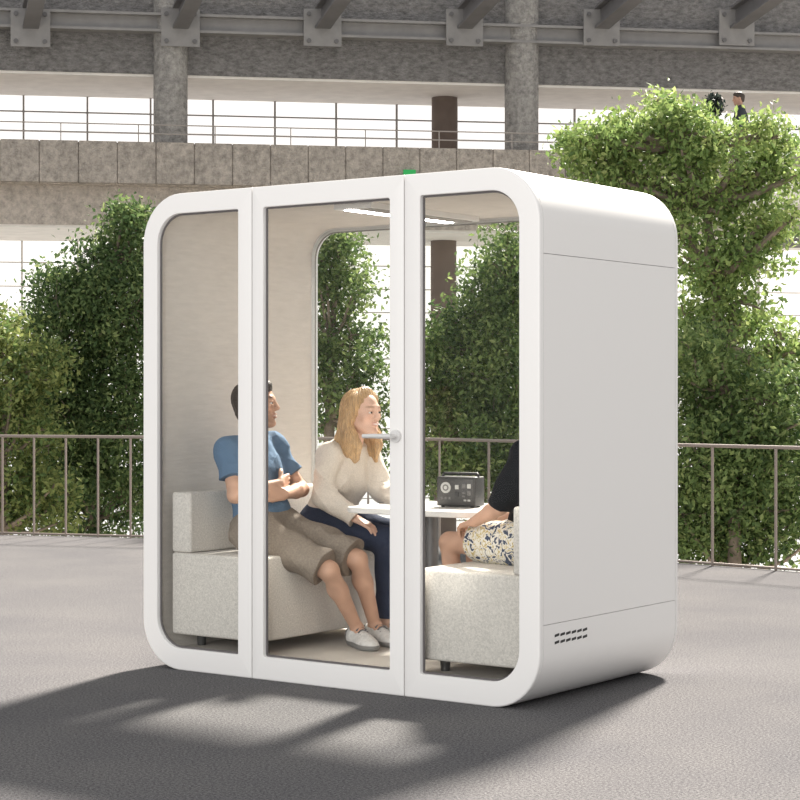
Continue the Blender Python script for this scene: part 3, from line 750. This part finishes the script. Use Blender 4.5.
# ================================================================= TREES
CR, CD = Vector((.81, .586, 0)), Vector((-.586, .81, 0))
def tree(label, d, blobs, trunk, cols, size, seed, dens=1., sig=.11, name='tree', base_z=-4.2, group='trees beyond the railing', tr=.07, ddep=1., per=44, bk=1.):
    rng = np.random.default_rng(seed); rnd = random.Random(seed)
    b0 = PXD(trunk[0][0], 390, d); b0.z = base_z
    t = empty(name, b0, label, 'tree', group)
    cl = []; br = MB()
    path = [b0]+[PXD(px, py, d) for px, py in trunk]
    rr_ = [tr*(1.3-1.05*i/(len(path)-1)) for i in range(len(path))]
    br.tube(path, rr_, 8)
    # break the outline up: every big blob throws off a few small ones near its rim
    bl2 = list(blobs)
    for (px, py, rx, ry, de) in blobs:
        if rx < 15: continue
        for _ in range(5):
            a = rnd.uniform(0, 6.28); k = rnd.uniform(.8, 1.3)
            bl2.append((px+rx*k*math.cos(a), py-ry*k*math.sin(a), rx*rnd.uniform(.2, .4), ry*rnd.uniform(.18, .33), de*.9))
    for (px, py, rx, ry, de) in bl2:
        c = PXD(px, py, d); c = c+CD*rnd.uniform(-.35, .35)*ddep; ax, az = rx*d/FPX, ry*d/FPX
        n = max(5, int(math.pi*rx*ry/150*1.7*de*dens))
        st_ = min(path[1:], key=lambda p: (p-c).length+max(0, p.z-c.z)*1.5)
        mid_ = (st_+c)/2+Vector((0, 0, -.08)); br.tube([st_, mid_, c], [tr*.35*bk, tr*.25*bk, tr*.14*bk], 6)
        for k in range(n):
            v = rng.normal(size=3); v /= np.linalg.norm(v); v *= rng.uniform(.25, 1.)**.6
            p = c+CR*(v[0]*ax)+CD*(v[1]*ax*ddep)+Vector((0, 0, v[2]*az)); cl.append(p)
            if k % 4 == 0:
                br.tube([c, (c+p)/2+Vector((0, 0, rnd.uniform(-.06, .06))), p], [tr*.13*bk, tr*.09*bk, tr*.05*bk], 4)
    br.build('trunk', MAT['bark'], t, 60)
    cl = np.array([tuple(p) for p in cl])
    c = np.repeat(cl, per, 0)+rng.normal(size=(len(cl)*per, 3))*sig*np.array([1, 1, .75]); N = len(c)
    a = rng.normal(size=(N, 3)); a[:, 2] -= .35; a /= np.linalg.norm(a, axis=1)[:, None]
    b = np.cross(a, rng.normal(size=(N, 3))); b /= np.linalg.norm(b, axis=1)[:, None]
    l = size*rng.uniform(.6, 1.4, N)[:, None]; w = l*.25
    nn = np.cross(a, b)*l*.08
    V = np.stack([c-a*l*.5, c+b*w-a*l*.05+nn, c+a*l*.5, c-b*w-a*l*.05+nn], 1).reshape(-1, 3)
    Fq = np.arange(4*N).reshape(-1, 4)
    me = bpy.data.meshes.new('foliage'); me.from_pydata(V.tolist(), [], Fq.tolist()); me.update()
    cc = np.array(cols); tcl = np.repeat(rng.random(len(cl)), per)*.5+rng.random(N)*.5
    k = tcl*(len(cc)-1); i = np.minimum(k.astype(int), len(cc)-2); fr = (k-i)[:, None]; cv = cc[i]*(1-fr)+cc[i+1]*fr
    ca = me.color_attributes.new('tint', 'FLOAT_COLOR', 'POINT')
    ca.data.foreach_set('color', np.repeat(np.concatenate([cv, np.ones((N, 1))], 1), 4, 0).astype(np.float32).ravel())
    link('foliage', me, MAT['leaf'], t, 0)
G_dark = [(.032, .066, .026), (.08, .135, .05), (.165, .235, .088), (.35, .41, .17)]
G_mid = [(.042, .082, .030), (.105, .168, .057), (.215, .295, .102), (.40, .46, .19)]
G_light = [(.09, .155, .052), (.20, .295, .095), (.33, .425, .145), (.50, .55, .23)]
G_yel = [(.05, .085, .03), (.12, .19, .062), (.27, .30, .10), (.26, .34, .12)]
tree('dense dark green tree just left of the booth', 21, [(118, 250, 30, 28, .9), (100, 300, 44, 45, 1), (135, 310, 40, 60, 1), (72, 345, 44, 45, 1), (78, 420, 56, 60, 1), (130, 420, 45, 70, 1), (58, 480, 46, 50, 1), (115, 500, 50, 45, 1), (42, 390, 38, 48, 1), (160, 280, 30, 50, .7), (138, 232, 20, 18, .8), (62, 300, 26, 28, .8)],
     [(95, 520), (98, 430), (104, 340), (112, 262)], G_dark, .064, 1, 1.1)
tree('yellowing leafy tree at the left edge', 19.4, [(6, 350, 28, 22, .7), (-8, 400, 34, 45, .9), (22, 420, 28, 42, .9), (8, 480, 40, 40, .9), (36, 372, 20, 18, .6), (-20, 340, 25, 26, .6), (40, 500, 26, 30, .8)],
     [(2, 530), (4, 450), (8, 360)], G_yel, .064, 2, .8)
tree('green tree seen through the booth door behind the woman', 20, [(342, 268, 24, 28, .8), (328, 320, 28, 42, .9), (352, 335, 22, 32, .7), (328, 395, 28, 40, .9), (350, 415, 24, 34, .7), (318, 258, 20, 36, .8), (362, 285, 12, 16, .5)],
     [(328, 500), (330, 420), (332, 340), (338, 262)], G_mid, .064, 3, .75)
tree('dense green tree seen through the right glass above the table', 20.5, [(442, 440, 46, 48, 1), (492, 430, 42, 62, 1), (470, 470, 52, 42, 1), (500, 340, 38, 56, 1), (460, 370, 42, 42, 1), (508, 280, 28, 46, .9), (434, 390, 30, 36, .9), (520, 400, 30, 80, 1), (488, 290, 24, 32, .7), (468, 320, 20, 22, .6)],
     [(480, 520), (482, 430), (490, 340), (505, 270)], G_mid, .064, 4, .95)
tree('tall airy light green tree right of the booth', 19, [(650, 150, 38, 20, .5), (605, 160, 34, 16, .45), (685, 138, 28, 22, .45), (735, 162, 34, 20, .45), (775, 190, 28, 26, .45), (700, 192, 42, 22, .5), (645, 192, 36, 18, .45), (740, 235, 40, 26, .5), (700, 258, 30, 32, .6), (690, 315, 26, 38, .75), (768, 262, 28, 24, .45), (735, 302, 32, 30, .65), (782, 340, 26, 26, .6), (590, 148, 22, 9, .4), (668, 112, 18, 13, .4), (640, 128, 18, 9, .4), (770, 140, 18, 13, .35), (715, 352, 38, 34, .85), (765, 375, 32, 24, .8)],
     [(728, 540), (726, 440), (722, 350), (716, 270), (704, 200), (688, 140)], G_light, .070, 5, .64, tr=.09, bk=1.8)
tree('dense shrubby dark green tree behind the right railing', 17.2, [(705, 405, 36, 40, 1), (762, 402, 40, 36, 1), (700, 460, 36, 42, 1), (750, 470, 42, 44, 1), (795, 450, 30, 54, 1), (720, 525, 44, 36, 1), (775, 530, 44, 40, 1), (690, 520, 26, 50, 1), (690, 360, 24, 30, .8)],
     [(735, 580), (735, 500), (735, 440), (730, 390)], G_mid, .060, 6, 1.0)
tree('small dark rounded shrub on the upper level beside the standing person', 32.5, [(716, 102, 10, 6, 2), (714, 108, 9, 6, 2)], [(716, 150), (716, 112)], [(.02, .03, .03), (.03, .04, .035), (.05, .06, .05)], .10, 7, base_z=4.9, name='shrub', group='upper level plants', tr=.03, sig=.06)

# ================================================================= LIGHT, WORLD, CAMERA
w = bpy.data.worlds.new('World'); SC.world = w; w.use_nodes = True
bg = w.node_tree.nodes['Background']; bg.inputs[0].default_value = (.99, .99, .985, 1); bg.inputs[1].default_value = .74
s = bpy.data.lights.new('sun', 'SUN'); s.energy = 16.0; s.angle = rad(6); s.color = (1, .93, .84)
so = bpy.data.objects.new('sun', s); col.objects.link(so)
so.rotation_euler = Vector((.24, -1, -.93)).to_track_quat('-Z', 'Y').to_euler()
al = bpy.data.lights.new('front_fill', 'AREA'); al.shape = 'RECTANGLE'; al.size = 9; al.size_y = 5; al.energy = 810; al.color = (1, .985, .965)  # added fill lamp on the camera side, brightens the booth front
ao = bpy.data.objects.new('front_fill', al); col.objects.link(ao); ao.location = (4.0, -12.2, 3.0)
ao.rotation_euler = (Vector((1.4, 0, 1.2))-ao.location).to_track_quat('-Z', 'Y').to_euler()
cam = bpy.data.cameras.new('camera'); cam.sensor_width = 36; cam.lens = FPX/800*36; cam.shift_y = -.0125
co = bpy.data.objects.new('camera', cam); col.objects.link(co)
co.location = (6.425, -6.732, CZ); co.rotation_euler = (rad(90), 0, rad(35.87))
SC.camera = co
